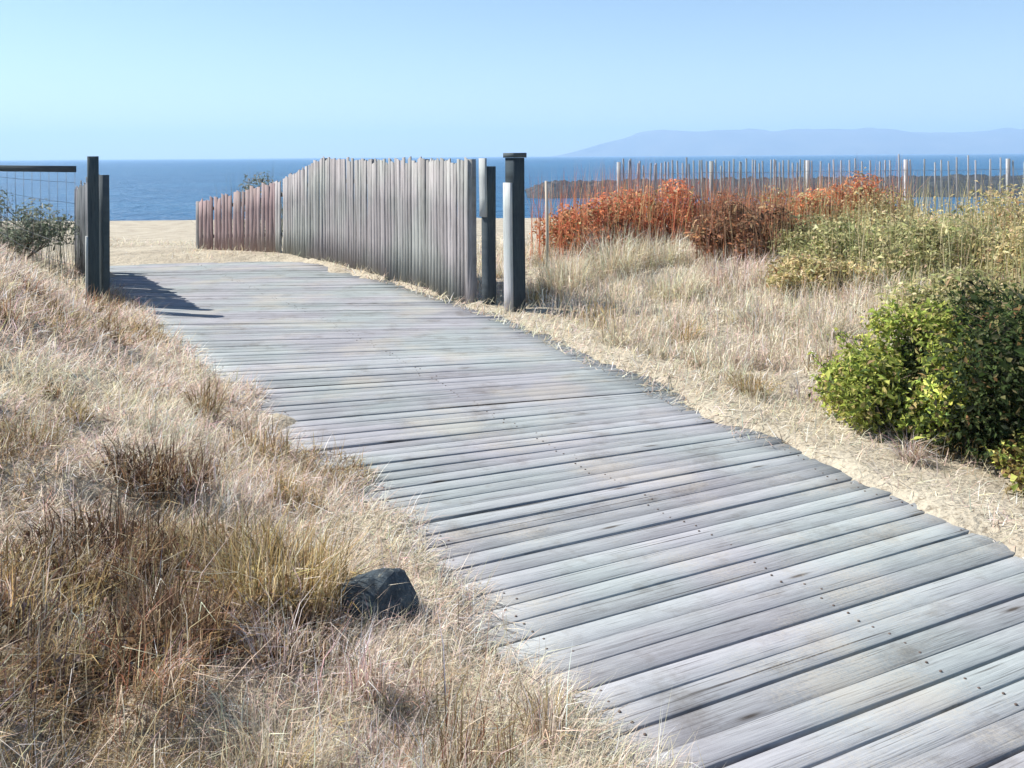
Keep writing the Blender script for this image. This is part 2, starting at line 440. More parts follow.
# ------------------------------------------------------------------ boardwalk
def boardwalk():
    mb = MB(); nails = MB()
    seglen = np.linalg.norm(np.diff((LE + RE) / 2, axis=0), axis=1)
    cum = np.concatenate([[0], np.cumsum(seglen)])
    s = .0
    while s < cum[-1] - .2:
        w = .108 + rng.normal(0, .005)
        gap = max(.003, .006 + rng.normal(0, .003)) + (rng.random() < .30) * .007
        f = np.interp(s, cum, np.arange(len(cum)))
        k = min(int(f), len(LE) - 2); t = f - k
        # smooth interpolation of the edge lines
        l = LE[k] * (1 - t) + LE[k + 1] * t
        r = RE[k] * (1 - t) + RE[k + 1] * t
        d = (r - l) / np.linalg.norm(r - l)
        l = l - d * (.01 + .09 * rng.random()); r = r + d * (.01 + .09 * rng.random())
        z0 = -.020 + rng.normal(0, .0022); z1 = -.020 + rng.normal(0, .0022)
        drop = -.25 * max(0, (l[1] - 13.2)) ** 1.2 * .35
        tilt = rng.normal(0, .010)
        nrm = np.array([-d[1] * tilt, d[0] * tilt, 1])
        mb.board((l[0], l[1], z0 + drop * .5), (r[0], r[1], z1 + drop * .5), w, .04, nrm, ch=.0035, nseg=8, warp=.002, ident=rng.random())
        for fb in (.07, .5, .93):
            for sg in (-1, 1):
                c = l + (r - l) * (fb + rng.normal(0, .004)); pd = np.array([-d[1], d[0]])
                c = c + pd * sg * w * .27
                zc = z0 * (1 - fb) + z1 * fb + drop * .5 + .0195
                nails.tube([(c[0], c[1], zc - .003), (c[0], c[1], zc + .0022)], .0048, 7)
        s += w + gap
    nv = len(mb.v); nf = len(mb.q)
    mb.v += nails.v; mb.pc += nails.pc
    mb.q += [tuple(i + nv for i in q) for q in nails.q]; mb.t += [tuple(i + nv for i in q) for q in nails.t]
    o = mb.build('boardwalk', M['deck'])
    o.data.materials.append(M['nail'])
    mi = np.zeros(len(o.data.polygons), np.int32); mi[nf:] = 1
    o.data.polygons.foreach_set('material_index', mi)
    tag(o, 'weathered grey plank boardwalk curving up to the dune gap', kind='structure')
boardwalk()

# ------------------------------------------------------------------ posts and fences
def hz(x, y): return float(hterrain(np.array([x]), np.array([y]))[0])

def gate_post():
    x, y = .03, 9.25
    t = thing('gate_post', 'stout dark square post with its sunlit side painted pale, standing alone right of the slat fence', 'post', (x, y, hz(x, y) - .05), R(38))
    m = MB(); m.board((0, 0, 0), (0, 0, 1.66), .155, .155, (0, 1, 0), ch=.012, nseg=6, warp=.002); m.build('shaft', M['darkpost'], t)
    m = MB(); m.board((0, 0, 1.662), (0, 0, 1.712), .19, .19, (0, 1, 0), ch=.015); m.build('cap', M['darkpost'], t)
    m = MB(); m.board((-.0975, 0, 0), (-.0975, 0, 1.40), .125, .035, (1, 0, 0), ch=.004, nseg=5, warp=.002); m.build('sunlit_side', M['pale'], t)  # added pale strip, painted as the sunlit side of the post
gate_post()

def fence_end_post():
    x, y = -.26, 9.62
    t = thing('gate_post', 'slimmer dark square post closing the near end of the long slat fence', 'post', (x, y, hz(x, y) - .05), R(40))
    m = MB(); m.board((0, 0, 0), (0, 0, 1.55), .12, .12, (0, 1, 0), ch=.01, nseg=6, warp=.003); m.build('shaft', M['darkpost'], t)
    m = MB(); m.board((-.076, 0, 1.0), (-.076, 0, 1.64), .11, .03, (1, 0, 0), ch=.004, nseg=3, warp=.002); m.build('sunlit_side', M['pale'], t)  # upper strip added, its pale colour stands for the sunlit face
fence_end_post()

def slat_fence(name, label, cat, line, tops, postmat, slatmats, slat_w=.085, gap=.011, post_h=.01, jitter=.022, group=None, post_w=.09, labels=None):
    x0, y0 = line[0]
    t = thing(name, label, cat, (x0, y0, 0), 0, group)
    o0 = np.array([x0, y0, 0])
    line = [np.array(p, float) for p in line]
    for i, p in enumerate(line):
        z = hz(*p)
        m = MB()
        m.board(np.array([p[0], p[1], z - .3]) - o0, np.array([p[0], p[1], tops[i] + post_h]) - o0, post_w, post_w, (.5, .86, 0), ch=.008, nseg=4, warp=.003)
        m.build('post', postmat, t)
    for i in range(len(line) - 1):
        a, b = line[i], line[i + 1]
        L = np.linalg.norm(b - a); d = (b - a) / L
        nrm = np.array([-d[1], d[0], 0])
        if nrm[1] > 0: nrm = -nrm                 # slats nailed on the side towards the path
        m = MB(); s = .035
        while s < L - .015:
            f = s / L
            p = a + d * s
            zt = tops[i] * (1 - f) + tops[i + 1] * f + rng.normal(0, jitter)
            zb = hz(*p) - .05 + abs(rng.normal(0, .02))
            w = slat_w * rng.uniform(.75, 1.2)
            lean = rng.normal(0, .012)
            if rng.random() > .03:
                m.board(np.array([p[0], p[1], zb]) + nrm * .045 - o0, np.array([p[0] + d[0] * lean, p[1] + d[1] * lean, zt]) + nrm * .045 - o0, w, .018, nrm, ch=.003, nseg=3, warp=.004, slant=rng.normal(0, .015))
            s += w + gap * rng.uniform(.4, 1.9)
        o = m.build('slat_panel', slatmats[min(i, len(slatmats) - 1)], t)
        if labels and labels[min(i, len(labels) - 1)]: o['label'] = labels[min(i, len(labels) - 1)]
        for fr in (.25, .8):
            m = MB()
            za = hz(*a) + (tops[i] - hz(*a)) * fr; zb = hz(*b) + (tops[i + 1] - hz(*b)) * fr
            m.board(np.array([*a, za]) + nrm * .012 - o0, np.array([*b, zb]) + nrm * .012 - o0, .06, .03, nrm, ch=.003, nseg=2, warp=.002)
            m.build('rail', postmat, t)
    return t

slat_fence('slat_fence', 'long grey slat fence along the boardwalk, stepping down over the dune crest', 'fence',
           [(-.46, 9.80), (-1.08, 10.95), (-1.95, 12.4), (-2.95, 14.0), (-4.05, 15.4), (-5.75, 16.4)],
           [1.61, 1.61, 1.61, 1.63, 1.22, .85], M['slat'], [M['slat']] * 4 + [M['redslat']],
           labels=[None, None, None, None, 'reddish brown slat panel at the low far end'])

slat_fence('slat_fence', 'short dark slat fence seen nearly edge on, running back from the dark navy post', 'fence',
           [(-4.62, 9.95), (-5.5, 11.5), (-6.35, 13.0)], [1.46, 1.32, 1.2], M['darkpost'], [M['olddark']], gap=.002)

def corner_post():
    x, y = -4.57, 9.58
    t = thing('corner_post', 'dark navy post at the left boardwalk edge, with its shadow on the planks', 'post', (x, y, hz(x, y) - .08), R(28))
    m = MB(); m.board((0, 0, 0), (0, 0, 1.72), .11, .11, (0, 1, 0), ch=.01, nseg=6, warp=.003); m.build('shaft', M['darkpost'], t)
    m = MB(); m.board((-.068, 0, 0), (-.068, 0, .85), .09, .025, (1, 0, 0), ch=.003, nseg=3, warp=.002); m.build('sunlit_side', M['pale'], t)  # lower left strip carries the post's sunlit side in its colour
corner_post()

def wire_fence():
    line = [(-4.85, 9.75), (-7.2, 10.6), (-9.6, 11.2), (-12.2, 11.6)]
    t = thing('wire_fence', 'low wire mesh fence with a dark top rail on the grassy left dune', 'fence', (*line[0], 0))
    o0 = np.array([*line[0], 0])
    tops = [1.54, 1.57, 1.61, 1.66]
    for i in range(1, len(line)):
        p = line[i]
        m = MB(); m.board(np.array([*p, hz(*p) - .3]) - o0, np.array([*p, tops[i] + .05]) - o0, .09, .09, (0, 1, 0), ch=.008, nseg=3, warp=.003)
        m.build('post', M['darkpost'], t)
    for i in range(len(line) - 1):
        a, b = np.array(line[i]), np.array(line[i + 1])
        m = MB(); m.board(np.array([*a, tops[i]]) - o0, np.array([*b, tops[i + 1]]) - o0, .07, .045, (.3, -.9, 0), ch=.005, nseg=3, warp=.004)
        m.build('rail', M['darkpost'], t)
        m = MB()
        L = np.linalg.norm(b - a); n = int(L / .12)
        for k in range(n + 1):
            f = k / n; p = a + (b - a) * f
            m.tube([np.array([*p, hz(*p)]) - o0, np.array([*p, tops[i] * (1 - f) + tops[i + 1] * f]) - o0], .0022, 5)
        for fr in np.linspace(.12, .9, 6):
            pts = []
            for f in np.linspace(0, 1, 7):
                p = a + (b - a) * f; z = hz(*p); tz = tops[i] * (1 - f) + tops[i + 1] * f
                pts.append(np.array([*p, z + (tz - z) * fr]) - o0)
            m.tube(pts, .0022, 5)
        m.build('wire_mesh', M['wire'], t)
wire_fence()

def picket_fence():
    line = [(1.75, 14.6), (3.4, 15.2), (5.2, 15.7), (7.1, 16.1), (9.1, 16.4), (11.2, 16.6), (13.4, 16.7), (15.6, 16.7)]
    dens = [.045, .05, .11, .16, .15, .13, .15, .15]
    t = thing('picket_fence', 'thin open picket fence along the skyline behind the red weeds', 'fence', (*line[0], 0))
    o0 = np.array([*line[0], 0])
    top = 1.57
    for i, p in enumerate(line):
        m = MB(); m.board(np.array([*p, hz(*p) - .3]) - o0, np.array([*p, top - .03]) - o0, .06, .06, (0, 1, 0), ch=.006, nseg=3, warp=.003)
        m.build('post', M['picket'], t)
    for i in range(len(line) - 1):
        a, b = np.array(line[i]), np.array(line[i + 1]); L = np.linalg.norm(b - a); d = (b - a) / L
        nrm = np.array([d[1], -d[0], 0])
        m = MB(); s = .08
        while s < L - .05:
            p = a + d * s; ln = rng.normal(0, .02)
            m.board(np.array([*p, hz(*p) - .05]) + nrm * .04 - o0, np.array([*(p + d * ln), top + rng.normal(-.03, .03)]) + nrm * .04 - o0, .028, .010, nrm, ch=.002, nseg=2, warp=.004)
            s += .028 + dens[i] * rng.uniform(.6, 1.5)
        m.build('picket_panel', M['picket'], t)
        m = MB()
        for zf in (.45, .95, 1.35):
            m.tube([np.array([*a, zf]) + nrm * .03 - o0, np.array([*((a + b) / 2), zf - .015]) + nrm * .03 - o0, np.array([*b, zf]) + nrm * .03 - o0], .003, 5)
        m.build('wire', M['wire'], t)
picket_fence()

def stake():
    x, y = .42, 10.9
    t = MB(); t.tube([(0, 0, -.2), (.01, 0, .6), (.0, .01, 1.26)], [.022, .020, .017], 8)
    o = t.build('marker_stake', M['stake'], smooth=True)
    o.location = (x, y, hz(x, y))
    tag(o, 'thin pale stake upright in the sand just right of the stout gate post', 'stake')
stake()

# ------------------------------------------------------------------ vegetation builders
def pick(pal, n, jit=.18):
    """pal: list of (weight, rgb)"""
    w = np.array([p[0] for p in pal]); w = w / w.sum()
    c = np.array([p[1] for p in pal])[rng.choice(len(pal), n, p=w)]
    return np.clip(c * np.exp(rng.normal(0, jit, (n, 1))) * np.exp(rng.normal(0, jit * .25, (n, 3))), .004, .9)

def blades_mesh(name, pos, az, tilt, length, width, bend, cols):
    """curved tapering grass blades: 5 verts each; tilt from vertical"""
    n = len(pos)
    dirh = np.stack([np.cos(az), np.sin(az), np.zeros(n)], -1)
    side = np.stack([-np.sin(az), np.cos(az), np.zeros(n)], -1)
    tw = rng.uniform(-1, 1, n)[:, None]
    side = side * (1 - .4 * np.abs(tw)) + np.array([0, 0, 1.]) * tw * .5
    up = np.array([0, 0, 1.])
    t1 = tilt[:, None]; t2 = np.clip(tilt + bend, -.2, 2.4)[:, None]
    m = pos + (dirh * np.sin(t1) + up * np.cos(t1)) * (length * .52)[:, None]
    e = m + (dirh * np.sin(t2) + up * np.cos(t2)) * (length * .48)[:, None]
    w = width[:, None] * .5
    V = np.stack([pos - side * w, pos + side * w, m - side * w * .8, m + side * w * .8, e], 1).reshape(-1, 3)
    b = np.arange(n)[:, None] * 5
    q = b + np.array([[0, 1, 3, 2]]); t = b + np.array([[2, 3, 4]])
    return mesh_np(name, V, q, t, cols=np.repeat(cols, 5, 0))

def leaves_mesh(name, pos, nrm, length, width, cols, droop=.2):
    n = len(pos)
    nrm = nrm / (np.linalg.norm(nrm, axis=1, keepdims=True) + 1e-9)
    rnd = rng.normal(0, 1, (n, 3))
    ax = rnd - nrm * (rnd * nrm).sum(1, keepdims=True)
    ax /= np.linalg.norm(ax, axis=1, keepdims=True) + 1e-9
    sd = np.cross(nrm, ax)
    l = length[:, None]; w = width[:, None] * .5
    base = pos - ax * l * .5
    tip = pos + ax * l * .5 - nrm * l * droop
    a = pos - sd * w + nrm * w * .35; c = pos + sd * w + nrm * w * .35
    V = np.stack([base, a, tip, c], 1).reshape(-1, 3)
    b = np.arange(n)[:, None] * 4
    t = np.concatenate([b + np.array([[0, 2, 1]]), b + np.array([[0, 3, 2]])])
    return mesh_np(name, V, None, t, cols=np.repeat(cols, 4, 0))

def shrub(name, label, cat, x, y, rad, height, pal, nleaf, leaf=(.03, .018), lumps=14, group=None, seed=0, sparse=.0, spiky=0, flat=.6, low=.1, wide=1.0, shoots=26):
    r_ = np.random.default_rng(seed + 500)
    z = hz(x, y)
    t = thing(name, label, cat, (x, y, z), 0, group)
    # lumps spread through a dome
    cs = []; rs = []
    for k in range(lumps):
        a = r_.uniform(0, 2 * math.pi); q = math.sqrt(r_.random())
        hx_ = rad * .78 * q * math.cos(a); hy_ = rad * .78 * q * math.sin(a)
        top = height * (1 - .55 * q ** 2.2) * r_.uniform(.72, 1.05)
        lr = rad * r_.uniform(.2, .36)
        f = r_.uniform(low, 1) ** flat
        cs.append((hx_, hy_, max(lr * .4, (top - lr * .6) * f))); rs.append(lr)
    cs = np.array(cs); rs = np.array(rs)
    w = rs ** 2; w /= w.sum()
    k = r_.choice(lumps, nleaf, p=w)
    d = r_.normal(0, 1, (nleaf, 3)); d /= np.linalg.norm(d, axis=1, keepdims=True)
    rr = rs[k] * (r_.random(nleaf) ** .45) * (1 + .25 * r_.normal(0, 1, nleaf) * r_.random(nleaf))
    p = cs[k] + d * rr[:, None] * np.array([1, 1, .85])
    gz = hterrain(p[:, 0] + x, p[:, 1] + y, False) - z
    p[:, 2] = np.maximum(p[:, 2], gz + r_.uniform(0, .06, nleaf))
    lumpc = np.exp(r_.normal(0, .16, lumps))[k]
    cols = pick(pal, nleaf, .2) * lumpc[:, None]
    ln = leaf[0] * r_.uniform(.6, 1.4, nleaf); lw = leaf[1] * r_.uniform(.6, 1.4, nleaf)
    nr = d * .6 + r_.normal(0, .6, (nleaf, 3)) + np.array([0, 0, .5])
    # straggling shoots that break the outline
    sh = []; SP = []; SN = []
    for j in range(shoots):
        a = r_.uniform(0, 6.283); up = r_.uniform(.15, 1.3)
        o_ = cs[r_.integers(lumps)] * .7
        dv = np.array([math.cos(a), math.sin(a), up * (height / rad) * .8]); dv /= np.linalg.norm(dv)
        ln_ = rad * r_.uniform(.35, .85)
        e_ = o_ + dv * ln_ + np.array([0, 0, -.08 * ln_]); m_ = (o_ + e_) / 2 + r_.normal(0, .03, 3) * rad
        if e_[2] < .04: e_[2] = .05
        sh.append((o_, m_, e_))
        kk = max(8, nleaf // 260)
        if r_.random() < .75:
            f = r_.uniform(.2, 1.02, kk)[:, None]
            SP.append(o_ * (1 - f) ** 2 + 2 * m_ * f * (1 - f) + e_ * f ** 2 + r_.normal(0, .022, (kk, 3)) * rad)
            SN.append(r_.normal(0, .7, (kk, 3)) + np.array([0, 0, .6]))
    if SP:
        sp = np.concatenate(SP); sn = np.concatenate(SN); q_ = len(sp)
        p = np.concatenate([p, sp]); nr = np.concatenate([nr, sn]); cols = np.concatenate([cols, pick(pal, q_, .25)])
        ln = np.concatenate([ln, leaf[0] * r_.uniform(.5, 1.1, q_)]); lw = np.concatenate([lw, leaf[1] * r_.uniform(.5, 1.1, q_)])
    big = np.exp(r_.normal(0, .3, len(p))); ln = ln * big; lw = lw * big
    me = leaves_mesh('foliage', p, nr, ln, lw, cols)
    link('foliage', me, M['leaf'], t)
    if spiky:
        # upright seed stalks
        a = r_.uniform(0, 2 * math.pi, spiky); q = rad * np.sqrt(r_.random(spiky))
        px, py = q * np.cos(a), q * np.sin(a)
        gz = hterrain(px + x, py + y, False) - z
        pos = np.stack([px, py, gz], -1)
        L = height * r_.uniform(.65, 1.2, spiky)
        me = blades_mesh('stalks', pos, r_.uniform(0, 6.28, spiky), np.abs(r_.normal(0, .2, spiky)), L, np.full(spiky, .009), r_.normal(.1, .15, spiky), pick(pal, spiky, .25))
        link('stalks', me, M['straw'], t)
    m = MB()
    for j in range(lumps):
        c = cs[j]
        b0 = np.array([c[0] * .18 + r_.normal(0, .03), c[1] * .18 + r_.normal(0, .03), -.08])
        mid = (b0 + c) / 2 + np.array([*r_.normal(0, .05, 2), -.03])
        m.tube([b0, mid, c], [.014 * height, .010 * height, .004 * height], 6)
    for (a_, b_, c_) in sh:
        m.tube([a_, b_, c_], [.006 * height, .0045 * height, .002], 5)
    m.build('stem', M['stem'], t, smooth=True)
    return t

GREEN = [(3, (0.38, 0.446, 0.098)), (2, (0.489, 0.525, 0.139)), (2, (0.29, 0.344, 0.08)), (1, (0.599, 0.545, 0.211)), (0.5, (0.217, 0.183, 0.08)), (0.7, (0.113, 0.158, 0.056)), (0.4, (0.452, 0.339, 0.181))]
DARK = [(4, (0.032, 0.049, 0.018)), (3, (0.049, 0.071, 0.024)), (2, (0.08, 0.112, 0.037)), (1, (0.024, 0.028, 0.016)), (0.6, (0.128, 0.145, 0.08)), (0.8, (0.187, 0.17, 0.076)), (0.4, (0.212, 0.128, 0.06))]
OLIVE = [(3, (0.491, 0.421, 0.208)), (2, (0.63, 0.534, 0.3)), (2, (0.354, 0.338, 0.159)), (1.3, (0.788, 0.657, 0.413)), (0.6, (0.394, 0.245, 0.141))]
SAGE = [(3, (0.388, 0.386, 0.186)), (2, (0.524, 0.494, 0.263)), (1, (0.271, 0.287, 0.123)), (1.3, (0.697, 0.592, 0.369))]
RUST = [(4, (0.719, 0.276, 0.144)), (3, (0.559, 0.185, 0.106)), (2, (0.746, 0.398, 0.227)), (2, (0.293, 0.147, 0.087)), (2.2, (0.612, 0.448, 0.251)), (1.2, (0.32, 0.295, 0.138))]
BROWN = [(3, (0.234, 0.143, 0.093)), (2, (0.352, 0.2, 0.127)), (2, (0.452, 0.217, 0.118)), (1, (0.134, 0.084, 0.059)), (1, (0.502, 0.368, 0.217))]
GREYG = [(3, (0.18, 0.204, 0.156)), (2, (0.252, 0.276, 0.216)), (1, (0.108, 0.132, 0.09))]
STRAW = [(4, (0.73, 0.574, 0.467)), (3, (0.85, 0.733, 0.654)), (2, (0.577, 0.462, 0.401)), (1.6, (0.85, 0.85, 0.85)), (1.4, (0.407, 0.288, 0.214)), (0.8, (0.577, 0.527, 0.356)), (0.8, (0.68, 0.478, 0.467))]
PALE = [(4, (0.675, 0.6, 0.45)), (3, (0.75, 0.7, 0.575)), (2, (0.55, 0.475, 0.338)), (1, (0.575, 0.6, 0.475)), (0.8, (0.413, 0.325, 0.213))]
DEADB = [(3, (0.227, 0.152, 0.084)), (3, (0.35, 0.259, 0.136)), (2, (0.502, 0.409, 0.243)), (1.5, (0.121, 0.084, 0.045)), (1, (0.699, 0.607, 0.409))]
GOLD = [(3, (0.453, 0.338, 0.154)), (2, (0.604, 0.489, 0.285)), (2, (0.277, 0.198, 0.09)), (1.5, (0.705, 0.617, 0.499)), (1, (0.151, 0.105, 0.048))]

# right foreground pair
shrub('green_shrub', 'bright yellow-green leafy shrub at the sandy edge right of the boardwalk', 'shrub', 2.42, 5.1, .60, .74, GREEN, 17000, (.034, .017), 24, seed=1)
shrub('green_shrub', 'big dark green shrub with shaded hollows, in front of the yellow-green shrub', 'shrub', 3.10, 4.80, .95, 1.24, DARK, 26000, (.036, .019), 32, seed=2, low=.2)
shrub('green_shrub', 'low yellow-brown creeping shrub under the big dark green shrub', 'shrub', 2.78, 4.15, .46, .28, GREEN[1:] + [(3, (.20, .15, .05)), (2, (.09, .06, .025))], 4200, (.035, .02), 12, seed=3)
# olive scrub behind
for i, (x, y, rd, hh, pal, lab) in enumerate([
    (5.6, 8.6, 1.25, .92, OLIVE, 'wide olive brush behind the dark green shrub at the frame edge'),
    (4.5, 9.7, 1.05, .95, SAGE, 'soft sage-green bush left of the wide olive brush'),
    (6.6, 11.4, 1.4, 1.0, OLIVE, 'tall straw-olive bush below the skyline pickets'),
    (4.0, 7.6, .75, .50, SAGE, 'small sage bush between the bare sand and the dark green shrub'),
    (5.3, 12.6, 1.2, .9, OLIVE, 'brownish olive bush between the rusty weeds and the straw-olive bush'),
    (8.8, 12.4, 1.4, 1.05, SAGE, 'green bush farthest along the picket fence'),
    (5.2, 6.9, 1.05, 1.05, SAGE, 'mid green bush just behind the big dark green shrub'),
    (3.75, 10.4, .8, .72, SAGE, 'grey-green bush right of the dark brown seedy weed clump'),
    (3.2, 9.2, .6, .34, OLIVE, 'low tan-olive cushion bush on the sand below the seedy weeds')]):
    shrub('olive_bush', lab, 'bush', x, y, rd, hh, pal, 7500, (.05, .022), 20, 'olive scrub on the right dune', seed=20 + i, spiky=260)
# rusty dock and ice-plant weeds
for i, (x, y, rd, hh, pal, lab) in enumerate([
    (1.15, 12.6, .8, 1.12, RUST, 'rust-orange weed clump behind the thin pale stake'),
    (2.05, 13.2, .9, 1.08, RUST, 'brightest red-orange weed clump under the picket fence'),
    (3.0, 12.9, .8, 1.0, BROWN + RUST[:2], 'brown and red weed clump with dry stalks beside the brightest clump'),
    (2.92, 10.9, .62, .98, BROWN, 'dark brown seedy weed clump standing in front of the red ones'),
    (4.05, 13.0, .8, 1.0, RUST[:3] + OLIVE, 'orange weed clump mixed with olive stems'),
    (5.0, 13.3, .8, 1.05, RUST, 'small rusty weed clump beside the olive bushes')]):
    shrub('rusty_weed', lab, 'weed', x, y, rd * 1.15, hh * 1.05, pal, 6500, (.055, .024), 18, 'rusty weeds on the right dune', seed=50 + i, spiky=420, wide=1.25)
# grey-green scrub behind the wire fence
shrub('grey_bush', 'grey-green bush behind the wire fence beside the dark navy post', 'bush', -6.6, 11.7, .85, 1.0, GREYG, 4200, (.045, .02), 16, seed=70, spiky=120)
shrub('grey_bush', 'low grey bush behind the wire fence rail at the frame edge', 'bush', -8.0, 12.4, .9, .75, GREYG, 3600, (.045, .02), 14, seed=71, spiky=120)
# plants where the slat fence goes over the crest
shrub('grey_bush', 'grey bush poking above the low far end of the slat fence', 'bush', -4.9, 18.0, 1.0, 1.55, GREYG + [(3, (.26, .25, .21))], 3600, (.05, .022), 14, seed=72, spiky=200)

# ------------------------------------------------------------------ tufts (each a thing)
def tuft(name, label, cat, x, y, n, rad, length, pal, spread=.55, width=.004, group=None, seed=0, extra=None):
    z = hz(x, y)
    t = thing(name, label, cat, (x, y, z - .01), 0, group)
    a = rng.uniform(0, 6.283, n); q = rad * np.sqrt(rng.random(n))
    px, py = q * np.cos(a), q * np.sin(a)
    pz = hterrain(px + x, py + y) - z
    pos = np.stack([px, py, pz - .01], -1)
    az = a + rng.normal(0, 1.0, n)
    me = blades_mesh('blades', pos, az, np.abs(rng.normal(0, spread, n)), length * rng.uniform(.4, 1.25, n), width * rng.uniform(.6, 1.5, n), rng.normal(.5, .4, n), pick(pal, n, .22))
    link('blades', me, M['straw'], t)
    m = max(40, n // 4)
    a = rng.uniform(0, 6.283, m); q = rad * 1.15 * np.sqrt(rng.random(m))
    px, py = q * np.cos(a), q * np.sin(a); pz = hterrain(px + x, py + y) - z
    me = leaves_mesh('dead_leaves', np.stack([px, py, pz + rng.uniform(0, length * .4, m)], -1), rng.normal(0, 1, (m, 3)) + np.array([0, 0, .8]),
                     .035 * rng.uniform(.5, 1.5, m), .014 * rng.uniform(.5, 1.6, m), pick(extra or pal, m, .25), .4)
    link('dead_leaves', me, M['straw'], t)
    return t
DARKB = [(3, (0.118, 0.069, 0.043)), (3, (0.188, 0.114, 0.064)), (2, (0.282, 0.194, 0.106)), (2, (0.065, 0.041, 0.03)), (1, (0.47, 0.377, 0.234))]
REDL = [(3, (.28, .12, .07)), (2, (.40, .24, .17)), (2, (.14, .08, .04))]
G = 'dry tufts in the left foreground'
for (x, y, n, rd, ln, pal, sp, lab, ex) in [
    (-1.52, 3.55, 500, .14, .20, DARKB, .6, 'small brown dead tuft uphill of the golden stalks', None),
    (-1.08, 2.95, 620, .15, .20, DEADB, .6, 'dead tuft with a patch of reddish leaves beside the golden stalks', REDL),
    (-.80, 2.76, 900, .15, .25, GOLD, .45, 'golden tuft of upright pale stalks beside the dark stone', None),
    (-1.45, 2.85, 700, .17, .20, DARKB, .7, 'dark brown tuft leaning over at the left, above the frayed olive one', None),
    (-1.62, 2.45, 650, .20, .18, GOLD, .8, 'frayed olive-gold tuft at the left edge of the picture', None),
    (-1.0, 2.28, 420, .10, .20, DARKB, .5, 'narrow brown tuft below the golden stalks', None),
    (-1.42, 2.05, 900, .24, .16, DARKB[:2] + [(3, (.10, .075, .07)), (2, (.22, .18, .175))], .9, 'flattened purple-brown tuft in the bottom left corner', None),
    (-.70, 2.40, 420, .12, .12, DARKB, .8, 'small dark tuft in front of the golden stalks', None)]:
    tuft('dry_tuft', lab, 'grass tuft', x, y, int(n * 1.9), rd * 1.45, ln * 1.12, pal, sp * 1.2, .0048, G, extra=ex)
G = 'pale tufts on the right sand'
for (x, y, n, rd, ln, pal, sp, lab) in [
    (.62, 10.3, 700, .28, .55, PALE, .45, 'tall pale grass tuft nearest the stout gate post'),
    (1.25, 10.9, 800, .34, .60, PALE, .45, 'tall pale grass tuft in front of the rust-orange weeds'),
    (1.85, 11.2, 700, .32, .50, PALE, .5, 'bleached grass tuft between pale sand and red weeds'),
    (1.75, 9.4, 600, .30, .32, PALE, .7, 'low spread bleached tuft on open sand'),
    (2.5, 9.75, 700, .36, .38, STRAW, .7, 'straw tuft in front of the dark brown seedy weeds'),
    (2.3, 8.1, 600, .32, .25, PALE, .9, 'flat pale tuft near the small sage bush'),
    (1.45, 7.3, 420, .24, .16, PALE, .9, 'thin low tuft beside the boardwalk edge')]:
    tuft('pale_tuft', lab, 'grass tuft', x, y, n, rd, ln, pal, sp, .008, G)

# ------------------------------------------------------------------ dry grass litter (stuff)
def scatter(n, xr_, yr_, power=1.0):
    y = yr_[0] * (yr_[1] / yr_[0]) ** (rng.random(n) ** power)
    x = rng.uniform(xr_[0], xr_[1], n)
    return x, y

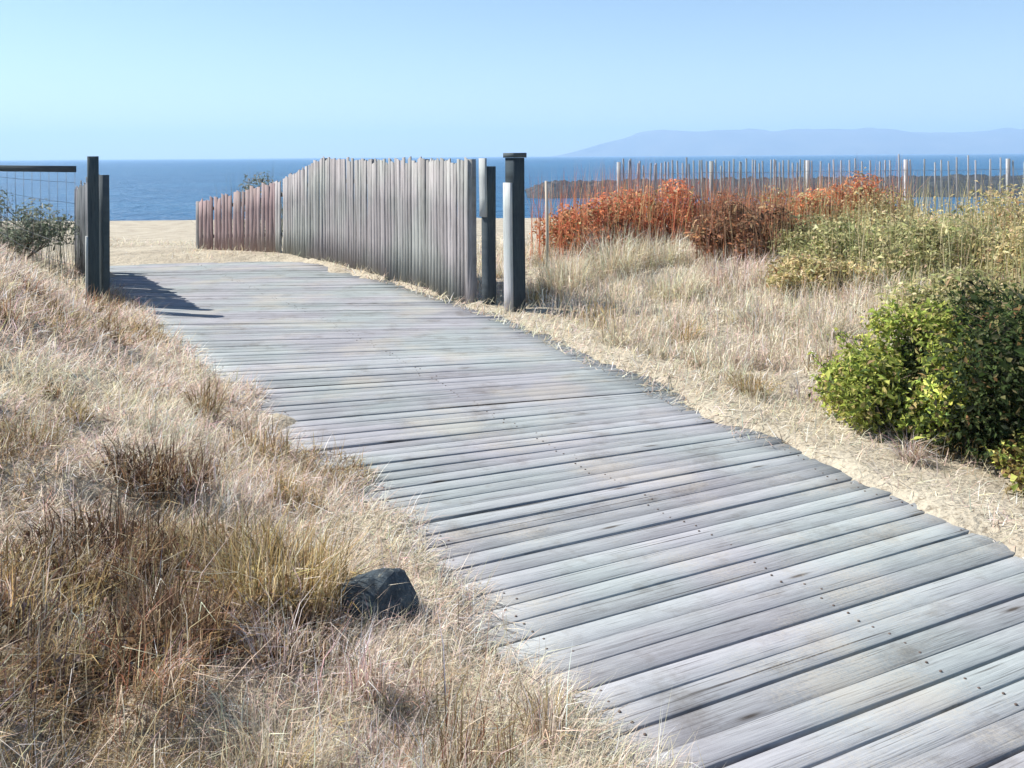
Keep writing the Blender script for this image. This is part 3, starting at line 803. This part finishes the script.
def litter():
    P = []; 
    # left dune: x measured from the boardwalk edge outwards
    n = 190000
    y = 1.0 * (13.5 / 1.0) ** rng.random(n)
    e = (rng.random(n) ** 1.15) * (1.6 + .75 * y) - .22
    x = xl(y) - e
    keep = fbm(x * 1.5, y * 1.5, 120, 3) + .25 * rng.random(n) > .36 + .42 * (1 - sst(-.30, .22, e))
    x, y = x[keep], y[keep]; side = np.zeros(len(x))
    # right sand strip
    n = 80000
    y2 = 2.5 * (16 / 2.5) ** rng.random(n)
    e2 = (rng.random(n) ** 1.1) * (.8 + 1.0 * y2) - .22
    x2 = xr(y2) + e2
    keep = fbm(x2 * 1.2 + 7, y2 * 1.2, 140, 3) + .35 * rng.random(n) > .56 - .26 * sst(5, 10, y2) + .3 * (1 - sst(-.22, .1, e2))
    x2, y2 = x2[keep], y2[keep]
    x = np.concatenate([x, x2]); y = np.concatenate([y, y2]); side = np.concatenate([side, np.ones(len(x2))])
    n = 9000
    x3 = rng.uniform(-11, -3.5, n); y3 = rng.uniform(14.6, 24, n)
    k3 = fbm(x3 * .8, y3 * .5, 180, 3) + .2 * rng.random(n) > .62
    x = np.concatenate([x, x3[k3]]); y = np.concatenate([y, y3[k3]]); side = np.concatenate([side, np.ones(k3.sum())])
    n = len(x)
    z = hterrain(x, y)
    dl, dr = edge_d(x, y)
    z = np.where((np.minimum(dl, dr) > -.05) & (y < 13), np.maximum(z, .004), z)
    dist = np.sqrt(x * x + y * y)
    sc = np.clip(dist / 3.2, .7, 3.2)
    patch = fbm(x * .9, y * .9, 160, 3)
    tilt = np.clip(rng.normal(1.05, .38, n), .05, 1.5)
    L = rng.uniform(.05, .17, n) * (.75 + .25 * sc) * np.where(side > 0, .8, 1)
    W = rng.uniform(.0018, .0042, n) * sc
    cols = pick(STRAW, n, .2)
    pal2 = pick(PALE, n, .2)
    mixm = (side > 0) & (rng.random(n) < .7) | (patch + rng.normal(0, .1, n) > .62)
    cols = np.where(mixm[:, None], pal2, cols)
    dk = (patch + rng.normal(0, .08, n) < .36) & (side == 0)
    cols = np.where(dk[:, None], pick(DEADB, n, .25), cols)
    # combed loosely by the wind
    az = rng.normal(-.5, 1.5, n)
    me = blades_mesh('dry_grass', np.stack([x, y, z - .006], -1), az, tilt, L, W, rng.normal(.25, .35, n), cols)
    data = []
    Q = [rng.random((0, 3))]; A = []; T = []; LL = []; WW = []; BB = []; CC = []
    pals = [STRAW, DEADB, GOLD, STRAW, PALE, DEADB + REDL, STRAW + DEADB]
    for k in range(290):
        if k < 210:
            cy = 1.2 * (11 / 1.2) ** rng.random(); ce = .12 + rng.random() ** 1.1 * (1.3 + .55 * cy); cx = xl(cy) - ce
        else:
            cy = 4 * (14 / 4) ** rng.random(); ce = .3 + rng.random() * (.8 + .5 * cy); cx = xr(cy) + ce
        if math.hypot(cx + .44, cy - 2.74) < .34 or (cy > 4 and k < 210 and rng.random() < .5): continue
        nb = int(rng.uniform(70, 260)); rad_ = rng.uniform(.05, .17) * (.8 + .05 * cy)
        a = rng.uniform(0, 6.283, nb); q = rad_ * np.sqrt(rng.random(nb))
        bx, by = cx + q * np.cos(a), cy + q * np.sin(a)
        Q.append(np.stack([bx, by, hterrain(bx, by) - .008], -1)); lean = rng.uniform(0, 6.283)
        A.append(np.where(rng.random(nb) < .5, a, lean) + rng.normal(0, .6, nb)); T.append(np.abs(rng.normal(rng.uniform(.2, .8), .35, nb)))
        lk = rng.uniform(.10, .26) * (.85 + .05 * cy)
        LL.append(lk * rng.uniform(.35, 1.3, nb)); WW.append(np.full(nb, .0034 * max(.9, min(3, cy / 3.2))) * rng.uniform(.6, 1.4, nb)); BB.append(rng.normal(.6, .45, nb))
        CC.append(pick(pals[rng.integers(len(pals))] if k < 210 else [PALE, STRAW, PALE, GOLD][rng.integers(4)], nb, .22) * rng.uniform(.75, 1.15))
    # taller straw in drifts among the weeds on the right
    nb = 34000
    by = rng.uniform(6.5, 13.5, nb); bx = xr(by) + .5 + rng.random(nb) * (1.2 + .5 * by)
    kk = fbm(bx * 1.1, by * .9, 230, 3) + .3 * rng.random(nb) > .60
    bx, by = bx[kk], by[kk]; nb = len(bx)
    Q.append(np.stack([bx, by, hterrain(bx, by) - .01], -1)); A.append(rng.uniform(0, 6.283, nb)); T.append(np.abs(rng.normal(.3, .35, nb)))
    LL.append(rng.uniform(.10, .36, nb)); WW.append(rng.uniform(.005, .010, nb)); BB.append(rng.normal(.6, .4, nb)); CC.append(pick(PALE + STRAW[:3] + [(1.5, (.36, .36, .21))], nb, .2))
    # a few long bent stalks
    nb = 1500
    by = 1.2 * (9 / 1.2) ** rng.random(nb); bx = xl(by) - .1 - rng.random(nb) * (1.4 + .6 * by)
    Q.append(np.stack([bx, by, hterrain(bx, by) - .01], -1)); A.append(rng.uniform(0, 6.283, nb)); T.append(np.abs(rng.normal(.7, .4, nb)))
    LL.append(rng.uniform(.2, .42, nb)); WW.append(rng.uniform(.002, .004, nb) * np.clip(by / 3, .9, 3)); BB.append(rng.normal(.7, .4, nb)); CC.append(pick(PALE + STRAW, nb, .2))
    me2 = blades_mesh('grass_clumps', np.concatenate(Q), np.concatenate(A), np.concatenate(T), np.concatenate(LL), np.concatenate(WW), np.concatenate(BB), np.concatenate(CC))
    import bmesh
    bm = bmesh.new(); bm.from_mesh(me); bm.from_mesh(me2); bm.to_mesh(me); bm.free(); bpy.data.meshes.remove(me2)
    o = link('dry_grass', me, M['straw'])
    tag(o, 'matted dry straw grass covering the dunes beside the boardwalk', 'grass', kind='stuff')
litter()

# ------------------------------------------------------------------ dark stone in the grass
def stone():
    import bmesh
    bm = bmesh.new()
    bmesh.ops.create_icosphere(bm, subdivisions=4, radius=1)
    for v in bm.verts:
        c = v.co.normalized()
        r = 1 + .35 * (fbm(np.array([c.x * 1.4 + 3]), np.array([c.y * 1.4 + c.z * 1.1]), 200, 3)[0] - .5)
        for nrm, d in (((.5, -.5, .7), .72), ((-.6, -.6, .5), .78), ((.1, -.9, .3), .7), ((.8, .2, .3), .8), ((-.2, .5, .85), .66)):
            nn = np.array(nrm) / np.linalg.norm(nrm); dd = c.x * nn[0] + c.y * nn[1] + c.z * nn[2]
            if dd * r > d: r = .45 * r + .55 * d / dd
        r *= 1 + .16 * (fbm(np.array([c.x * 5 + c.z * 2]), np.array([c.y * 5 - c.z * 3]), 210, 3)[0] - .5)
        v.co = c * r
    me = bpy.data.meshes.new('slate_stone'); bm.to_mesh(me); bm.free()
    o = link('slate_stone', me, M['stone'])
    x, y = -.47, 2.78
    o.location = (x, y, hz(x, y) + .045); o.scale = (.145, .115, .115); o.rotation_euler = (.15, .2, .6)
    tag(o, 'dark slate-blue stone half sunk in the straw right of the golden stalks', 'stone')
stone()

# ------------------------------------------------------------------ haze
def haze():
    import bmesh
    bm = bmesh.new()
    bmesh.ops.create_cube(bm, size=1)
    me = bpy.data.meshes.new('haze'); bm.to_mesh(me); bm.free()
    m, nt, out = new_mat('sea_haze')
    v = N(nt, 'ShaderNodeVolumePrincipled', Density=HAZE_D, Anisotropy=.1)
    v.inputs['Color'].default_value = (.54, .755, 1.0, 1)
    nt.links.new(v.outputs[0], out.inputs['Volume'])
    o = link('haze', me, m)
    zlo = -12.0; zhi = 260.0
    o.scale = (19000, 9600, zhi - zlo); o.location = (0, 9100 - 4800 + 80, (zlo + zhi) / 2)
    tag(o, 'thin pale sea haze', 'haze', kind='stuff')
HAZE_D = 3.0e-4
haze()

# ------------------------------------------------------------------ light and camera
SUN_EL = 47.0
sdir = np.array([-.93, .28, 0]); sdir /= np.linalg.norm(sdir)
el = R(SUN_EL)
to_sun = np.array([sdir[0] * math.cos(el), sdir[1] * math.cos(el), math.sin(el)])
from mathutils import Vector
sl = bpy.data.lights.new('sun', 'SUN'); sl.energy = 5.0; sl.angle = R(.53); sl.color = (1, .945, .86)
so = bpy.data.objects.new('sun', sl); COL.objects.link(so)
so.rotation_euler = Vector(tuple(to_sun)).to_track_quat('Z', 'Y').to_euler()
so.location = (-20, 10, 30)

w = bpy.data.worlds.new('World'); scene.world = w; w.use_nodes = True
nt = w.node_tree
bg = nt.nodes['Background']
sky = nt.nodes.new('ShaderNodeTexSky'); sky.sky_type = 'NISHITA'
sky.sun_disc = False
sky.sun_elevation = el
sky.sun_rotation = math.atan2(to_sun[0], to_sun[1])
sky.air_density = 1.0; sky.dust_density = 0.0; sky.ozone_density = 3.0; sky.altitude = 0
nt.links.new(sky.outputs[0], bg.inputs['Color'])
bg.inputs['Strength'].default_value = .076

cam = bpy.data.cameras.new('camera'); co = bpy.data.objects.new('camera', cam); COL.objects.link(co)
cam.sensor_width = 36; cam.lens = 916 / 1024 * 36; cam.shift_y = -(384 - 156) / 1024
cam.clip_start = .05; cam.clip_end = 40000
co.location = (0, -.41, 1.652)
from mathutils import Matrix
pitch = 0.0
rot = Matrix.Rotation(R(90) - pitch, 4, 'X') @ Matrix.Rotation(R(-.4), 4, 'Z')
co.rotation_euler = rot.to_euler()
scene.camera = co
scene.cycles.volume_bounces = 1
scene.view_settings.view_transform = 'Standard'
scene.view_settings.look = 'None'
scene.view_settings.exposure = .92
scene.view_settings.gamma = 1
